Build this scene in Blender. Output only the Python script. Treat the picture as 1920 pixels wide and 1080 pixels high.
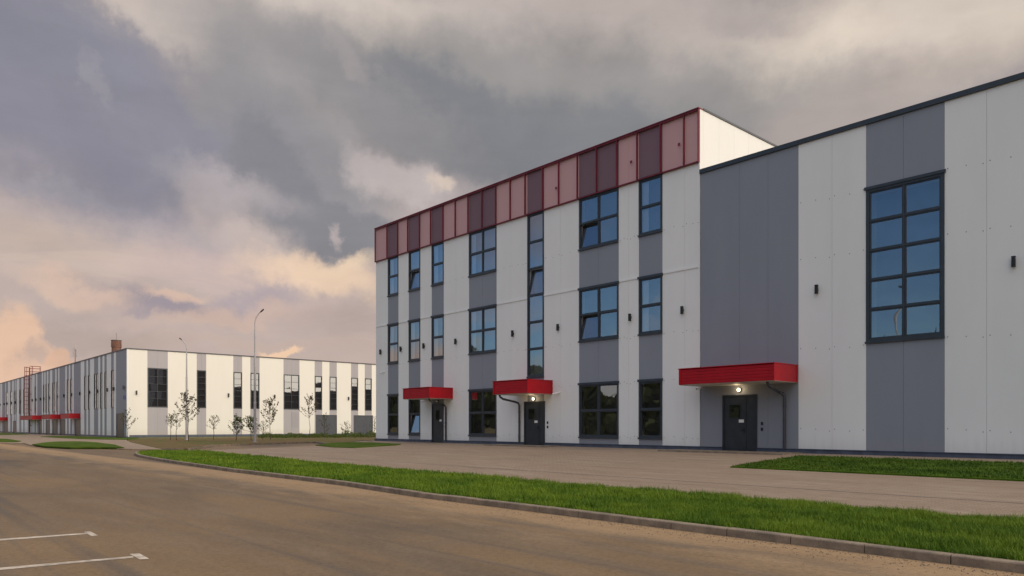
import bpy, bmesh, math, random
import numpy as np
from mathutils import Vector, Matrix
R = math.radians
random.seed(7); rng = np.random.default_rng(7)
sc = bpy.context.scene
for o in list(bpy.data.objects): bpy.data.objects.remove(o)

# ------------------------------------------------------------------ camera
F, CX, HY = 1380.0, 960.0, 798.0
TH = R(47.95)                                   # angle between view axis and the depth axis of the facades
FW = (-math.sin(TH), math.cos(TH)); RT = (math.cos(TH), math.sin(TH))
cam = bpy.data.cameras.new('camera'); co = bpy.data.objects.new('camera', cam); sc.collection.objects.link(co)
cam.sensor_width = 36; cam.lens = F/1920*36; cam.shift_y = (HY-540)/1920; cam.clip_end = 6000; cam.clip_start = .05
co.location = (0, 0, 1.0); co.rotation_euler = (R(90), 0, TH); sc.camera = co

# ------------------------------------------------------------------ light
sc.view_settings.view_transform = 'Standard'; sc.view_settings.look = 'None'
sc.view_settings.exposure = 0.04; sc.view_settings.gamma = 1
SUN_EL, SUN_AZ = R(20), R(3)                    # azimuth measured from +X towards +Y
sd = Vector((math.cos(SUN_EL)*math.cos(SUN_AZ), math.cos(SUN_EL)*math.sin(SUN_AZ), math.sin(SUN_EL)))
sun = bpy.data.lights.new('sun', 'SUN'); sun.energy = 1.6; sun.angle = R(6); sun.color = (1.0, .86, .68)
so = bpy.data.objects.new('sun', sun); sc.collection.objects.link(so); so.rotation_euler = sd.to_track_quat('Z', 'Y').to_euler()

def lin(r, g, b):
    f = lambda c: (c/255/12.92) if c <= 10 else ((c/255+.055)/1.055)**2.4
    return (f(r), f(g), f(b), 1)

w = bpy.data.worlds.new('World'); sc.world = w; w.use_nodes = True
wt = w.node_tree; wn = wt.nodes; wl = wt.links; wn.clear()
class NT:
    def __init__(s, t): s.t = t
    def n(s, kind, ins=None, **kw):
        nd = s.t.nodes.new(kind)
        for k, v in kw.items(): setattr(nd, k, v)
        for k, v in (ins or {}).items():
            if isinstance(v, bpy.types.NodeSocket): s.t.links.new(v, nd.inputs[k])
            else: nd.inputs[k].default_value = v
        return nd
    def math(s, op, a, b=0.0, c=None, clamp=False):
        d = {0: a, 1: b}
        if c is not None: d[2] = c
        return s.n('ShaderNodeMath', d, operation=op, use_clamp=clamp).outputs[0]
    def mix(s, f, a, b, blend='MIX'):
        nd = s.n('ShaderNodeMix', data_type='RGBA', blend_type=blend)
        for k, v in ((0, f), (6, a), (7, b)):
            if isinstance(v, bpy.types.NodeSocket): s.t.links.new(v, nd.inputs[k])
            else: nd.inputs[k].default_value = v
        return nd.outputs[2]
    def noise(s, vec, scale, detail=4, rough=.5, dist=0, out=0):
        return s.n('ShaderNodeTexNoise', {'Vector': vec, 'Scale': scale, 'Detail': detail, 'Roughness': rough, 'Distortion': dist}).outputs[out]
    def ramp(s, f, stops, interp='LINEAR'):
        nd = s.n('ShaderNodeValToRGB', {0: f}); cr = nd.color_ramp; cr.interpolation = interp
        while len(cr.elements) < len(stops): cr.elements.new(.5)
        for e, (p, c) in zip(cr.elements, stops): e.position = p; e.color = c
        return nd.outputs[0]
    def mr(s, v, a, b, c=0., d=1., smooth=True):
        return s.n('ShaderNodeMapRange', {0: v, 1: a, 2: b, 3: c, 4: d}, interpolation_type='SMOOTHSTEP' if smooth else 'LINEAR', clamp=True if not smooth else True).outputs[0]
W = NT(wt)
tc = W.n('ShaderNodeTexCoord').outputs['Generated']
D = W.n('ShaderNodeVectorMath', {0: tc}, operation='NORMALIZE').outputs[0]
dot = lambda v: W.n('ShaderNodeVectorMath', {0: D, 1: v}, operation='DOT_PRODUCT').outputs['Value']
az = W.math('MULTIPLY', W.math('ARCTAN2', dot((RT[0], RT[1], 0)), dot((FW[0], FW[1], 0))), 57.2958)
el = W.math('MULTIPLY', W.math('ARCSINE', dot((0, 0, 1))), 57.2958)
P = W.n('ShaderNodeCombineXYZ', {0: az, 1: el, 2: 0.0}).outputs[0]
def vadd(a, b): return W.n('ShaderNodeVectorMath', {0: a, 1: b}, operation='ADD').outputs[0]
def wnoise(scale, amt, det=3):
    nz = W.noise(D, scale, det, .62, 0, 1)
    v = W.n('ShaderNodeVectorMath', {0: nz, 1: (-.5, -.5, -.5)}, operation='ADD').outputs[0]
    return W.n('ShaderNodeVectorMath', {0: v, 1: (amt, amt*.8, 0)}, operation='MULTIPLY').outputs[0]
warp_big = vadd(P, wnoise(3.0, 5, 2))
warp = vadd(warp_big, wnoise(11.0, 7.5, 9))
streakD = W.n('ShaderNodeVectorMath', {0: D, 1: (1, 1, 4.0)}, operation='MULTIPLY').outputs[0]
fb1 = W.noise(streakD, 5.0, 9, .6, .4)
fb2 = W.noise(D, 7.0, 9, .58, .3)
e01 = W.mr(el, 0, 90, 0, 1, False)
g = lambda r, gg, b, m=1: tuple(c*m for c in lin(r, gg, b)[:3])+(1,)
col = W.ramp(e01, [(0, g(192, 172, 160)), (.05, g(196, 175, 164)), (.12, g(186, 169, 163)), (.2, g(165, 156, 157)), (.33, g(160, 152, 150)), (.5, (.86, .85, .86, 1)), (1, (1.45, 1.46, 1.5, 1))])
def A(px): return math.degrees(math.atan((px-CX)/F))
def E(px, py): return math.degrees(math.atan((HY-py)/F*math.cos(math.atan((px-CX)/F))))
def blob(cx, cy, rx, ry, rot, c, strength=1.0, inner=.35, outer=1.25, src=None, ang=False, tex=None):
    """a cloud patch in azimuth / elevation space"""
    global col
    a0, e0 = (cx, cy) if ang else (A(cx), E(cx, cy))
    k = 1 if ang else .0405
    m = W.n('ShaderNodeMapping', {0: src or warp, 'Location': (a0, e0, 0), 'Rotation': (0, 0, R(-rot)), 'Scale': (rx*k, ry*k, 1)}, vector_type='TEXTURE').outputs[0]
    L = W.n('ShaderNodeVectorMath', {0: m}, operation='LENGTH').outputs['Value']
    f = W.mr(L, inner, outer, strength, 0)
    if tex is not None: f = W.math('MULTIPLY', f, tex)
    col = W.mix(f, col, c)
st1 = W.mr(fb1, .42, .62)
st2 = W.mr(fb2, .40, .62)
NBL = len('blobs')
blob(200, 500, 620, 190, 3, g(188, 172, 166), .9, .2, 1.5)
blob(330, 420, 260, 80, 10, g(188, 176, 176), .8, .1, 1.4)
blob(110, 470, 280, 50, 4, g(204, 184, 172), .6, .1, 1.4, tex=st1)
blob(430, 500, 260, 60, 6, g(198, 176, 170), .7, tex=st1)
blob(170, 330, 330, 40, 3, g(165, 157, 163), .7, .2, 1.3)
blob(110, 190, 420, 140, 14, g(136, 134, 146), 1.0, .4, 1.35)
blob(300, 240, 220, 90, 30, g(139, 138, 149), .9, .4, 1.2)
blob(60, 40, 190, 60, 20, g(134, 134, 146), .9, .4, 1.2)
blob(620, 30, 520, 85, 6, g(205, 193, 184), 1.0, .5, 1.25)
blob(300, 50, 200, 45, 22, g(196, 184, 176), .9, .4, 1.15)
blob(430, 105, 210, 42, 22, g(188, 178, 173), .85, .3, 1.2)
blob(700, 120, 250, 60, 10, g(188, 177, 170), .8, .3, 1.3)
blob(1100, 40, 330, 80, 0, g(188, 176, 170), .9)
blob(1620, 60, 480, 110, -6, g(206, 193, 182), .95, .4, 1.3)
blob(1560, 70, 170, 50, -12, g(222, 208, 193), .8, .1, 1.2)
blob(1830, 100, 200, 60, -20, g(218, 205, 190), .7, .1, 1.2)
blob(1390, 30, 90, 30, 10, g(168, 158, 156), .7, .2, 1.3)
blob(1100, 185, 560, 110, 7, g(152, 148, 147), 1.0, .45, 1.3)
blob(1560, 225, 330, 70, -10, g(172, 161, 156), .8, .3, 1.3)
blob(1040, 265, 370, 88, 2, g(130, 131, 135), 1.0, .5, 1.2)
blob(860, 235, 330, 82, 18, g(128, 129, 134), 1.0, .55, 1.15)
blob(640, 165, 270, 60, 22, g(148, 145, 147), .85, .35, 1.3)
blob(545, 235, 240, 80, 32, g(155, 151, 152), .95, .4, 1.3)
blob(560, 300, 220, 85, 38, g(146, 144, 148), .95, .4, 1.25)
blob(535, 365, 165, 78, 60, g(134, 133, 139), 1.0, .6, 1.06)
blob(640, 432, 125, 50, 18, g(134, 133, 138), 1.0, .6, 1.06)
blob(650, 110, 55, 22, 30, g(168, 160, 160), .6, .2, 1.3)
blob(745, 345, 115, 48, 14, g(190, 180, 178), .95, .35, 1.15)
blob(680, 300, 65, 34, 30, g(186, 176, 175), .85, .3, 1.2)
blob(815, 348, 34, 24, 0, g(216, 198, 184), .85, .2, 1.1)
blob(625, 438, 18, 22, -20, g(184, 172, 170), .8, .2, 1.2)
blob(170, 150, 14, 52, -12, g(160, 155, 160), .45, .1, 1.2)
blob(440, 345, 120, 30, 12, g(184, 174, 175), .7, .1, 1.4)
blob(455, 425, 120, 50, 30, g(198, 182, 175), .7, .1, 1.3)
blob(60, 335, 120, 14, 0, g(156, 156, 166), .35, .2, 1.3)
blob(60, 440, 130, 34, 0, g(206, 186, 171), .5, .1, 1.4)
blob(600, 515, 170, 42, 6, g(234, 205, 178), .9, .3, 1.15)
blob(660, 490, 90, 26, -10, g(236, 210, 182), .8, .2, 1.15)
blob(255, 545, 140, 26, 8, g(160, 150, 158), .9, .4, 1.2)
blob(340, 560, 70, 14, 10, g(158, 148, 156), .6, .3, 1.2)
blob(130, 525, 110, 28, 8, g(216, 188, 170), .85, .3, 1.2)
blob(330, 535, 80, 14, 6, g(220, 188, 168), .7, .2, 1.2)
blob(480, 560, 90, 26, -4, g(170, 158, 164), .75, .3, 1.2)
blob(420, 585, 180, 22, -4, g(206, 178, 164), .7, .2, 1.3)
blob(640, 600, 130, 26, 0, g(184, 166, 160), .75, .3, 1.3)
blob(400, 636, 420, 18, 0, g(194, 172, 160), .6, .3, 1.3)
blob(150, 630, 110, 34, 0, g(176, 160, 152), .7, .3, 1.3)
blob(515, 660, 46, 12, 0, g(236, 200, 168), .95, .5, 1.15)
blob(12, 640, 46, 70, 10, g(226, 190, 164), .95, .6, 1.1)
blob(60, 668, 50, 34, 20, g(220, 184, 160), .95, .6, 1.08)
blob(110, 672, 34, 18, 10, g(214, 176, 152), .9, .6, 1.08)
blob(52, 655, 22, 24, 0, g(180, 162, 154), .6, .3, 1.2)
# the clear blue side of the sky, behind the camera, from the Sky Texture
sky = W.n('ShaderNodeTexSky', sky_type='NISHITA', sun_disc=False, sun_elevation=SUN_EL, sun_rotation=R(90)-SUN_AZ, air_density=1.0, dust_density=.6, ozone_density=2.5).outputs[0]
skyb = W.mix(1.0, sky, (.085, .095, .105, 1), 'MULTIPLY')
blob(-118, 22, 58, 34, 0, skyb, 1.0, .7, 1.1, ang=True)
blob(-74, 6, 24, 5, 0, g(226, 190, 168), .95, .3, 1.2, ang=True, tex=st1)
blob(-74, 20, 20, 6, -14, g(165, 152, 152), .95, .4, 1.2, ang=True, tex=st2)
blob(-120, 2.5, 60, 3, 0, g(200, 178, 165), .7, .4, 1.3, ang=True)
# unseen bright cloud round the low sun and overhead, added to light the facades
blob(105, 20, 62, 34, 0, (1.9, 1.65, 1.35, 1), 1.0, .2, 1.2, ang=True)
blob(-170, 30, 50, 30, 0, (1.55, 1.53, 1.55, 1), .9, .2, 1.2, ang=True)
mod = W.math('ADD', W.mr(fb2, .3, .7, -.06, .06, False), W.mr(fb1, .3, .7, -.06, .06, False))
col = W.n('ShaderNodeVectorMath', {0: col, 3: W.math('ADD', mod, 1.0)}, operation='SCALE').outputs[0]
SKY_GAIN = 1.0
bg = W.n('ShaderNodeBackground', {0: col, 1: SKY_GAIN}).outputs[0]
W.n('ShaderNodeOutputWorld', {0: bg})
w.cycles.sampling_method = 'MANUAL'; w.cycles.sample_map_resolution = 512

# ------------------------------------------------------------------ helpers
def ground(x, y):
    """height of the road level: the yard rises gently towards the near building"""
    a = .53*min(1, max(0, (x+54)/10.0)); t = min(1, max(0, (y-14)/11.0))
    return -.65 + a*t
def GP(px, py, off=.12):
    k = (px-CX)/F; q = (HY-py)/F; d = 40.0
    for _ in range(60):
        x = d*(FW[0]+k*RT[0]); y = d*(FW[1]+k*RT[1])
        z = ground(x, y)+off
        d = .5*d+.5*(z-1.0)/q
        d = max(2, min(400, d))
    return (d*(FW[0]+k*RT[0]), d*(FW[1]+k*RT[1]))
def FX(px, Dp=26.2):
    k = (px-CX)/F; return Dp*(k*FW[1]-RT[1])/(RT[0]-k*FW[0])
def FZ(px, py, Dp=26.2):
    x = FX(px, Dp); return 1+(HY-py)/F*(FW[0]*x+FW[1]*Dp)
def SY(px, X):
    k = (px-CX)/F; return X*(k*FW[0]-RT[0])/(RT[1]-k*FW[1])

def mat(name, base, rough=.6, metallic=0, spec=.5, build=None):
    m = bpy.data.materials.new(name); m.use_nodes = True; t = NT(m.node_tree)
    b = m.node_tree.nodes['Principled BSDF']
    b.inputs['Base Color'].default_value = tuple(base[:3])+(1,); b.inputs['Roughness'].default_value = rough
    b.inputs['Metallic'].default_value = metallic; b.inputs['Specular IOR Level'].default_value = spec
    if build: build(t, b)
    return m
def L(t, a, b, name): t.t.links.new(a, b.inputs[name])
def obj_co(t): return t.n('ShaderNodeNewGeometry').outputs['Position']
def scaled(t, v, s): return t.n('ShaderNodeVectorMath', {0: v, 1: s}, operation='MULTIPLY').outputs[0]
def bump(t, h, dist, strength=1.0): return t.n('ShaderNodeBump', {'Height': h, 'Distance': dist, 'Strength': strength}).outputs[0]

def cladding(base, vary=.02, ribs=.0004):
    def f(t, b):
        p = obj_co(t)
        n1 = t.noise(scaled(t, p, (1, 1, .25)), .8, 5, .6)
        n2 = t.noise(scaled(t, p, (6, 6, .5)), 1.5, 4, .6)
        c = t.mix(t.mr(n1, .3, .7), tuple(x*(1-vary) for x in base)+(1,), tuple(x*(1+vary) for x in base)+(1,))
        # splash dirt low on the wall
        z = t.n('ShaderNodeSeparateXYZ', {0: p}).outputs[2]
        dz = t.math('MULTIPLY', t.mr(t.math('ADD', z, t.math('MULTIPLY', n2, -.8)), -.6, .35, 1, 0), .22)
        c = t.mix(dz, c, (.34, .27, .19, 1))
        L(t, c, b, 'Base Color')
        L(t, t.math('ADD', .42, t.math('MULTIPLY', n1, .2)), b, 'Roughness')
        u = t.n('ShaderNodeSeparateXYZ', {0: p})
        s = t.math('ADD', u.outputs[0], u.outputs[1])
        rib = t.math('SINE', t.math('MULTIPLY', s, 125.6))
        oil = t.noise(scaled(t, p, (1.2, 1.2, .5)), 1.0, 2, .5)
        L(t, bump(t, t.math('ADD', t.math('MULTIPLY', rib, ribs), t.math('MULTIPLY', oil, .006)), 1.0, .5), b, 'Normal')
    return f
M = {}
M['white'] = mat('white_panel', (.78, .78, .76), .5, build=cladding((.76, .765, .76)))
M['grey'] = mat('grey_panel', (.26, .27, .33), .5, build=cladding((.23, .248, .295), .03))
M['cream'] = mat('pale_panel', (.78, .76, .7), .5, build=cladding((.73, .72, .685), .015, 0))
M['lilac'] = mat('light_grey_panel', (.38, .36, .38), .5, build=cladding((.35, .34, .375), .02, 0))
M['seam'] = mat('seam', (.10, .10, .11), .8)
M['seamw'] = mat('pale_seam', (.42, .42, .42), .7)
def paint_noise(c, v=.12, sc_=3):
    def f(t, b):
        n = t.noise(obj_co(t), sc_, 5, .6)
        L(t, t.mix(t.mr(n, .3, .7), tuple(x*(1-v) for x in c)+(1,), tuple(x*(1+v) for x in c)+(1,)), b, 'Base Color')
    return f
M['frame'] = mat('dark_frame', (.035, .045, .06), .4, build=paint_noise((.033, .042, .055)))
M['trim'] = mat('dark_trim', (.06, .07, .09), .45, build=paint_noise((.06, .068, .088)))
M['plinth'] = mat('plinth_metal', (.07, .09, .14), .45, build=paint_noise((.075, .09, .13), .2))
M['red'] = mat('red_metal', (.38, .003, .01), .42, spec=.3, build=paint_noise((.38, .003, .011), .1, 2))
M['redframe'] = mat('dark_red_metal', (.16, .012, .03), .45, build=paint_noise((.17, .014, .03), .2, 2))
M['door'] = mat('door_metal', (.03, .034, .042), .35, build=paint_noise((.028, .033, .042), .15))
M['black'] = mat('black_metal', (.012, .012, .013), .45)
M['pipe'] = mat('pipe_metal', (.05, .055, .07), .35, .3)
M['whitep'] = mat('white_plastic', (.75, .75, .74), .4)
M['soffit'] = mat('soffit', (.5, .48, .42), .6)
M['room'] = mat('dark_room', (.15, .13, .11), .9)
M['jamb'] = mat('jamb', (.85, .85, .85), .8)
M['blind'] = mat('window_blind', (.5, .5, .52), .9)
M['paper'] = mat('paper', (.8, .8, .8), .8)
M['blue'] = mat('blue_plate', (.04, .05, .25), .4)
M['galv'] = mat('galvanised', (.46, .45, .46), .45, .35, build=paint_noise((.42, .41, .42), .15, 4))
def glow(name, c, s):
    m = mat(name, c, .4); b = m.node_tree.nodes['Principled BSDF']
    b.inputs['Emission Color'].default_value = tuple(c)+(1,); b.inputs['Emission Strength'].default_value = s; return m
M['globe'] = glow('lit_globe', (1, .84, .6), 3)
def glass_mat(name, refl, tint, gtint=(.80, .88, .97)):
    m = bpy.data.materials.new(name); m.use_nodes = True; t = NT(m.node_tree); m.node_tree.nodes.clear()
    p = obj_co(t); nz = t.noise(p, .7, 2, .5)
    nrm = bump(t, nz, .03 if name == 'window_glass' else .008, .35)
    gl = t.n('ShaderNodeBsdfGlossy', {'Color': gtint+(1,), 'Roughness': .015, 'Normal': nrm}).outputs[0]
    tr = t.n('ShaderNodeBsdfTransparent', {'Color': tint+(1,)}).outputs[0]
    fr = t.n('ShaderNodeFresnel', {'IOR': 1.5}).outputs[0]
    f = t.math('ADD', t.math('MULTIPLY', fr, .9), refl, clamp=True)
    mx = t.n('ShaderNodeMixShader', {0: f, 1: tr, 2: gl}).outputs[0]
    t.n('ShaderNodeOutputMaterial', {0: mx}); return m
M['glass'] = glass_mat('window_glass', .30, (.74, .80, .84))
M['glass_far'] = glass_mat('far_glass', .34, (.5, .5, .5), (.9, .95, 1.0))
def screen_mat():
    m = bpy.data.materials.new('red_translucent_sheet'); m.use_nodes = True; t = NT(m.node_tree); m.node_tree.nodes.clear()
    tr = t.n('ShaderNodeBsdfTransparent', {'Color': (.885, .705, .71, 1)}).outputs[0]
    gl = t.n('ShaderNodeBsdfPrincipled', {'Base Color': (.30, .05, .06, 1), 'Roughness': .3}).outputs[0]
    t.n('ShaderNodeOutputMaterial', {0: t.n('ShaderNodeMixShader', {0: .05, 1: tr, 2: gl}).outputs[0]}); return m
M['screen'] = screen_mat()
def brickm(t, b):
    p = obj_co(t); s = t.n('ShaderNodeSeparateXYZ', {0: p})
    v = t.n('ShaderNodeCombineXYZ', {0: t.math('ADD', s.outputs[0], s.outputs[1]), 1: s.outputs[2], 2: 0.0}).outputs[0]
    br = t.n('ShaderNodeTexBrick', {'Vector': v, 'Color1': (.20, .055, .028, 1), 'Color2': (.13, .04, .022, 1), 'Mortar': (.25, .2, .16, 1), 'Scale': 1.0, 'Mortar Size': .012, 'Brick Width': .26, 'Row Height': .08}).outputs[0]
    n = t.noise(p, 1.2, 5, .6)
    L(t, t.mix(t.mr(n, .4, .65, 0, .6), br, (.10, .04, .03, 1)), b, 'Base Color')
M['brick'] = mat('red_brick', (.2, .06, .03), .9, build=brickm)

# ground materials
def asphalt(t, b):
    p = obj_co(t); s = t.n('ShaderNodeSeparateXYZ', {0: p})
    drift = t.noise(scaled(t, p, (.09, .30, 1)), 1.0, 7, .62, .6)
    drift2 = t.noise(scaled(t, p, (.45, 1.5, 1)), 1.0, 9, .65, .4)
    fine = t.noise(p, 16, 6, .85); grit = t.noise(p, 60, 3, .8)
    tyre = t.noise(scaled(t, p, (.03, 1.6, 1)), 1.0, 3, .5, .3)
    c = t.ramp(drift, [(.30, (.105, .076, .052, 1)), (.46, (.165, .108, .062, 1)), (.62, (.21, .134, .070, 1)), (.80, (.27, .165, .078, 1))])
    c = t.mix(t.math('MULTIPLY', t.mr(drift2, .42, .7), .5), c, (.20, .145, .095, 1))
    c = t.mix(t.math('MULTIPLY', t.mr(tyre, .50, .64), .6), c, (.088, .076, .068, 1))
    kd = t.mr(t.math('ADD', s.outputs[1], t.math('MULTIPLY', t.math('ADD', drift2, -.5), 4.0)), 7.2, 9.7, 0, 1)
    far = t.mr(s.outputs[1], 9.9, 10.6, 1, 0)
    c = t.mix(t.math('MULTIPLY', t.math('MULTIPLY', kd, far), .75), c, (.38, .245, .13, 1))
    c = t.mix(t.mr(fine, .40, .72, 0, .45), c, (.05, .04, .032, 1))
    c = t.mix(t.mr(grit, .57, .72, 0, .35), c, (.36, .29, .22, 1))
    L(t, c, b, 'Base Color')
    L(t, t.mr(fine, .3, .8, .75, .95), b, 'Roughness')
    L(t, bump(t, t.math('ADD', t.math('MULTIPLY', fine, .006), t.math('MULTIPLY', grit, .004)), 1.0, .7), b, 'Normal')
M['asphalt'] = mat('dusty_asphalt', (.1, .08, .06), .85, spec=.25, build=asphalt)
def paving(t, b):
    p = obj_co(t)
    br = t.n('ShaderNodeTexBrick', {'Vector': p, 'Color1': (.285, .21, .150, 1), 'Color2': (.245, .176, .124, 1), 'Mortar': (.17, .125, .09, 1), 'Scale': 1.0, 'Mortar Size': .007, 'Brick Width': .2, 'Row Height': .1}).outputs[0]
    n = t.noise(scaled(t, p, (.12, .5, 1)), 1.0, 7, .65, .5); n2 = t.noise(scaled(t, p, (.35, 2.6, 1)), 1.0, 5, .7)
    c = t.mix(t.mr(n, .40, .68, 0, .55), br, (.25, .175, .12, 1))
    c = t.mix(t.mr(n2, .5, .72, 0, .55), c, (.34, .275, .22, 1))
    c = t.mix(t.mr(n2, .30, .46, .55, 0), c, (.15, .11, .08, 1))
    L(t, c, b, 'Base Color')
M['paving'] = mat('paving_blocks', (.24, .2, .17), .85, spec=.3, build=paving)
def concrete(t, b):
    p = obj_co(t); n = t.noise(p, 3, 6, .65); n2 = t.noise(p, 40, 3, .7)
    c = t.mix(t.mr(n, .35, .68), (.17, .135, .105, 1), (.29, .225, .165, 1))
    c = t.mix(t.mr(n2, .4, .75, 0, .4), c, (.10, .085, .07, 1)); L(t, c, b, 'Base Color')
    L(t, bump(t, n2, .004, .6), b, 'Normal')
M['kerb'] = mat('kerb_concrete', (.22, .19, .16), .9, spec=.25, build=concrete)
def soil(t, b):
    p = obj_co(t); n = t.noise(scaled(t, p, (.4, .4, 1)), 1.0, 7, .7); n2 = t.noise(p, 5, 5, .7)
    c = t.mix(t.mr(n, .42, .6), (.15, .085, .045, 1), (.075, .095, .018, 1))
    c = t.mix(t.mr(n2, .45, .7, 0, .5), c, (.20, .125, .07, 1)); L(t, c, b, 'Base Color')
    L(t, bump(t, n2, .08, .8), b, 'Normal')
M['soil'] = mat('soil', (.14, .09, .05), .95, spec=.15, build=soil)
def lawn(t, b):
    p = obj_co(t); n = t.noise(p, .9, 6, .65); n2 = t.noise(scaled(t, p, (9, 9, 3)), 2.0, 4, .7)
    c = t.mix(t.mr(n, .35, .68), (.05, .085, .008, 1), (.085, .13, .012, 1))
    c = t.mix(t.mr(n2, .45, .75, 0, .6), c, (.02, .04, .006, 1)); L(t, c, b, 'Base Color')
    L(t, bump(t, n2, .06, 1.0), b, 'Normal')
M['lawn'] = mat('lawn_turf', (.05, .1, .01), .95, spec=.1, build=lawn)
def blade(t, b):
    p = obj_co(t); n = t.noise(p, .8, 5, .65); n2 = t.noise(p, 22, 2, .6)
    c = t.mix(t.mr(n, .35, .66), (.055, .12, .004, 1), (.125, .20, .010, 1))
    c = t.mix(t.mr(n2, .5, .75, 0, .6), c, (.17, .20, .025, 1)); L(t, c, b, 'Base Color')
M['blade'] = mat('grass_blade', (.06, .15, .015), .6, spec=.25, build=blade)
M['blade'].node_tree.nodes['Principled BSDF'].inputs['Subsurface Weight'].default_value = 0
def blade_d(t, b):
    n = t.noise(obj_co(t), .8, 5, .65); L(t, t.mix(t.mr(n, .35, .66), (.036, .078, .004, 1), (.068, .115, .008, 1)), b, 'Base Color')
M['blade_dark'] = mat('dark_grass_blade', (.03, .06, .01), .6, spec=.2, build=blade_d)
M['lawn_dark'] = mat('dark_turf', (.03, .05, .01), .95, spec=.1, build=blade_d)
M['mark'] = mat('road_paint', (.5, .45, .38), .8, build=paint_noise((.44, .37, .30), .35, 7))
M['stone'] = mat('pebble', (.16, .12, .09), .9)
M['bark'] = mat('bark', (.05, .035, .028), .9, build=paint_noise((.05, .036, .028), .3, 6))
def leafm(name, a, b_):
    def f(t, b):
        n = t.noise(obj_co(t), 3.5, 3, .6); L(t, t.mix(t.mr(n, .35, .65), a+(1,), b_+(1,)), b, 'Base Color')
    return mat(name, a, .7, spec=.2, build=f)
M['leaf_dark'] = leafm('dark_leaves', (.075, .06, .04), (.11, .095, .055))
M['leaf_olive'] = leafm('olive_leaves', (.05, .055, .02), (.10, .10, .035))
M['leaf_green'] = leafm('green_leaves', (.035, .06, .012), (.09, .115, .02))
M['wood'] = leafm('woodland_leaves', (.07, .10, .04), (.15, .15, .075))

class MB:
    def __init__(s): s.v = []; s.f = []; s.m = []; s.smooth = False
    def box(s, T, a, b, mi=0):
        (x0, y0, z0), (x1, y1, z1) = a, b; i = len(s.v)
        s.v += [T(x, y, z) for z in (z0, z1) for y in (y0, y1) for x in (x0, x1)]
        fs = [(0, 2, 3, 1), (4, 5, 7, 6), (0, 1, 5, 4), (2, 6, 7, 3), (0, 4, 6, 2), (1, 3, 7, 5)]
        p = [Vector(v) for v in s.v[i:i+8]]
        flip = (p[1]-p[0]).cross(p[2]-p[0]).dot(p[4]-p[0]) < 0
        for q in fs: s.f.append(tuple(i+k for k in (q[::-1] if flip else q))); s.m.append(mi)
        return s
    def quad(s, pts, mi=0):
        i = len(s.v); s.v += [tuple(p) for p in pts]; s.f.append(tuple(range(i, i+len(pts)))); s.m.append(mi); return s
    def prism(s, pts, axis, mi=0):
        """closed polygon pts extruded by the vector axis"""
        i = len(s.v); n = len(pts); ax = Vector(axis)
        s.v += [tuple(p) for p in pts]+[tuple(Vector(p)+ax) for p in pts]
        s.f += [tuple(i+k for k in range(n))[::-1], tuple(i+n+k for k in range(n))]; s.m += [mi, mi]
        for k in range(n): s.f.append((i+k, i+(k+1) % n, i+n+(k+1) % n, i+n+k)); s.m.append(mi)
        return s
    def tube(s, pts, rad, seg=10, mi=0, caps=True):
        pts = [Vector(p) for p in pts]; rad = rad if isinstance(rad, (list, tuple)) else [rad]*len(pts)
        i = len(s.v); up = None
        for k, p in enumerate(pts):
            t = (pts[min(k+1, len(pts)-1)]-pts[max(k-1, 0)]).normalized()
            if up is None: up = t.orthogonal().normalized()
            up = (up-t*up.dot(t)); up = up.normalized() if up.length > 1e-5 else t.orthogonal().normalized()
            sd_ = t.cross(up)
            for j in range(seg):
                a = 2*math.pi*j/seg; s.v.append(tuple(p+(up*math.cos(a)+sd_*math.sin(a))*rad[k]))
        for k in range(len(pts)-1):
            for j in range(seg):
                a = i+k*seg+j; b = i+k*seg+(j+1) % seg; s.f.append((a, b, b+seg, a+seg)); s.m.append(mi)
        if caps:
            s.f.append(tuple(i+j for j in range(seg))[::-1]); s.f.append(tuple(i+(len(pts)-1)*seg+j for j in range(seg))); s.m += [mi, mi]
        return s
    def ball(s, c, r, mi=0, sg=12, rg=8, sq=(1, 1, 1)):
        i = len(s.v); c = Vector(c)
        for a in range(rg+1):
            ph = math.pi*a/rg
            for b in range(sg):
                t = 2*math.pi*b/sg; s.v.append((c.x+r*sq[0]*math.sin(ph)*math.cos(t), c.y+r*sq[1]*math.sin(ph)*math.sin(t), c.z+r*sq[2]*math.cos(ph)))
        for a in range(rg):
            for b in range(sg):
                p = i+a*sg+b; q = i+a*sg+(b+1) % sg; s.f.append((p, p+sg, q+sg, q)); s.m.append(mi)
        return s
    def build(s, name, mats, parent=None, smooth=False):
        me = bpy.data.meshes.new(name); off = Vector((0, 0, 0)); q = parent
        while q is not None: off += q.location; q = q.parent
        me.from_pydata([tuple(Vector(v)-off) for v in s.v], [], s.f)
        mats = mats if isinstance(mats, (list, tuple)) else [mats]
        for m in mats: me.materials.append(m)
        if len(mats) > 1: me.polygons.foreach_set('material_index', s.m)
        if smooth: me.polygons.foreach_set('use_smooth', [True]*len(me.polygons))
        me.update(); o = bpy.data.objects.new(name, me); sc.collection.objects.link(o)
        if parent is not None: o.parent = parent
        return o
def empty(name, loc, label, cat, group=None):
    o = bpy.data.objects.new(name, None); sc.collection.objects.link(o); o.location = loc; o.empty_display_size = .3
    o['label'] = label; o['category'] = cat
    if group: o['group'] = group
    bpy.context.view_layer.update(); return o
def tag(o, label=None, cat=None, kind=None, group=None):
    if label: o['label'] = label
    if cat: o['category'] = cat
    if kind: o['kind'] = kind
    if group: o['group'] = group
    return o
I = lambda x, y, z: (x, y, z)

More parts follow.
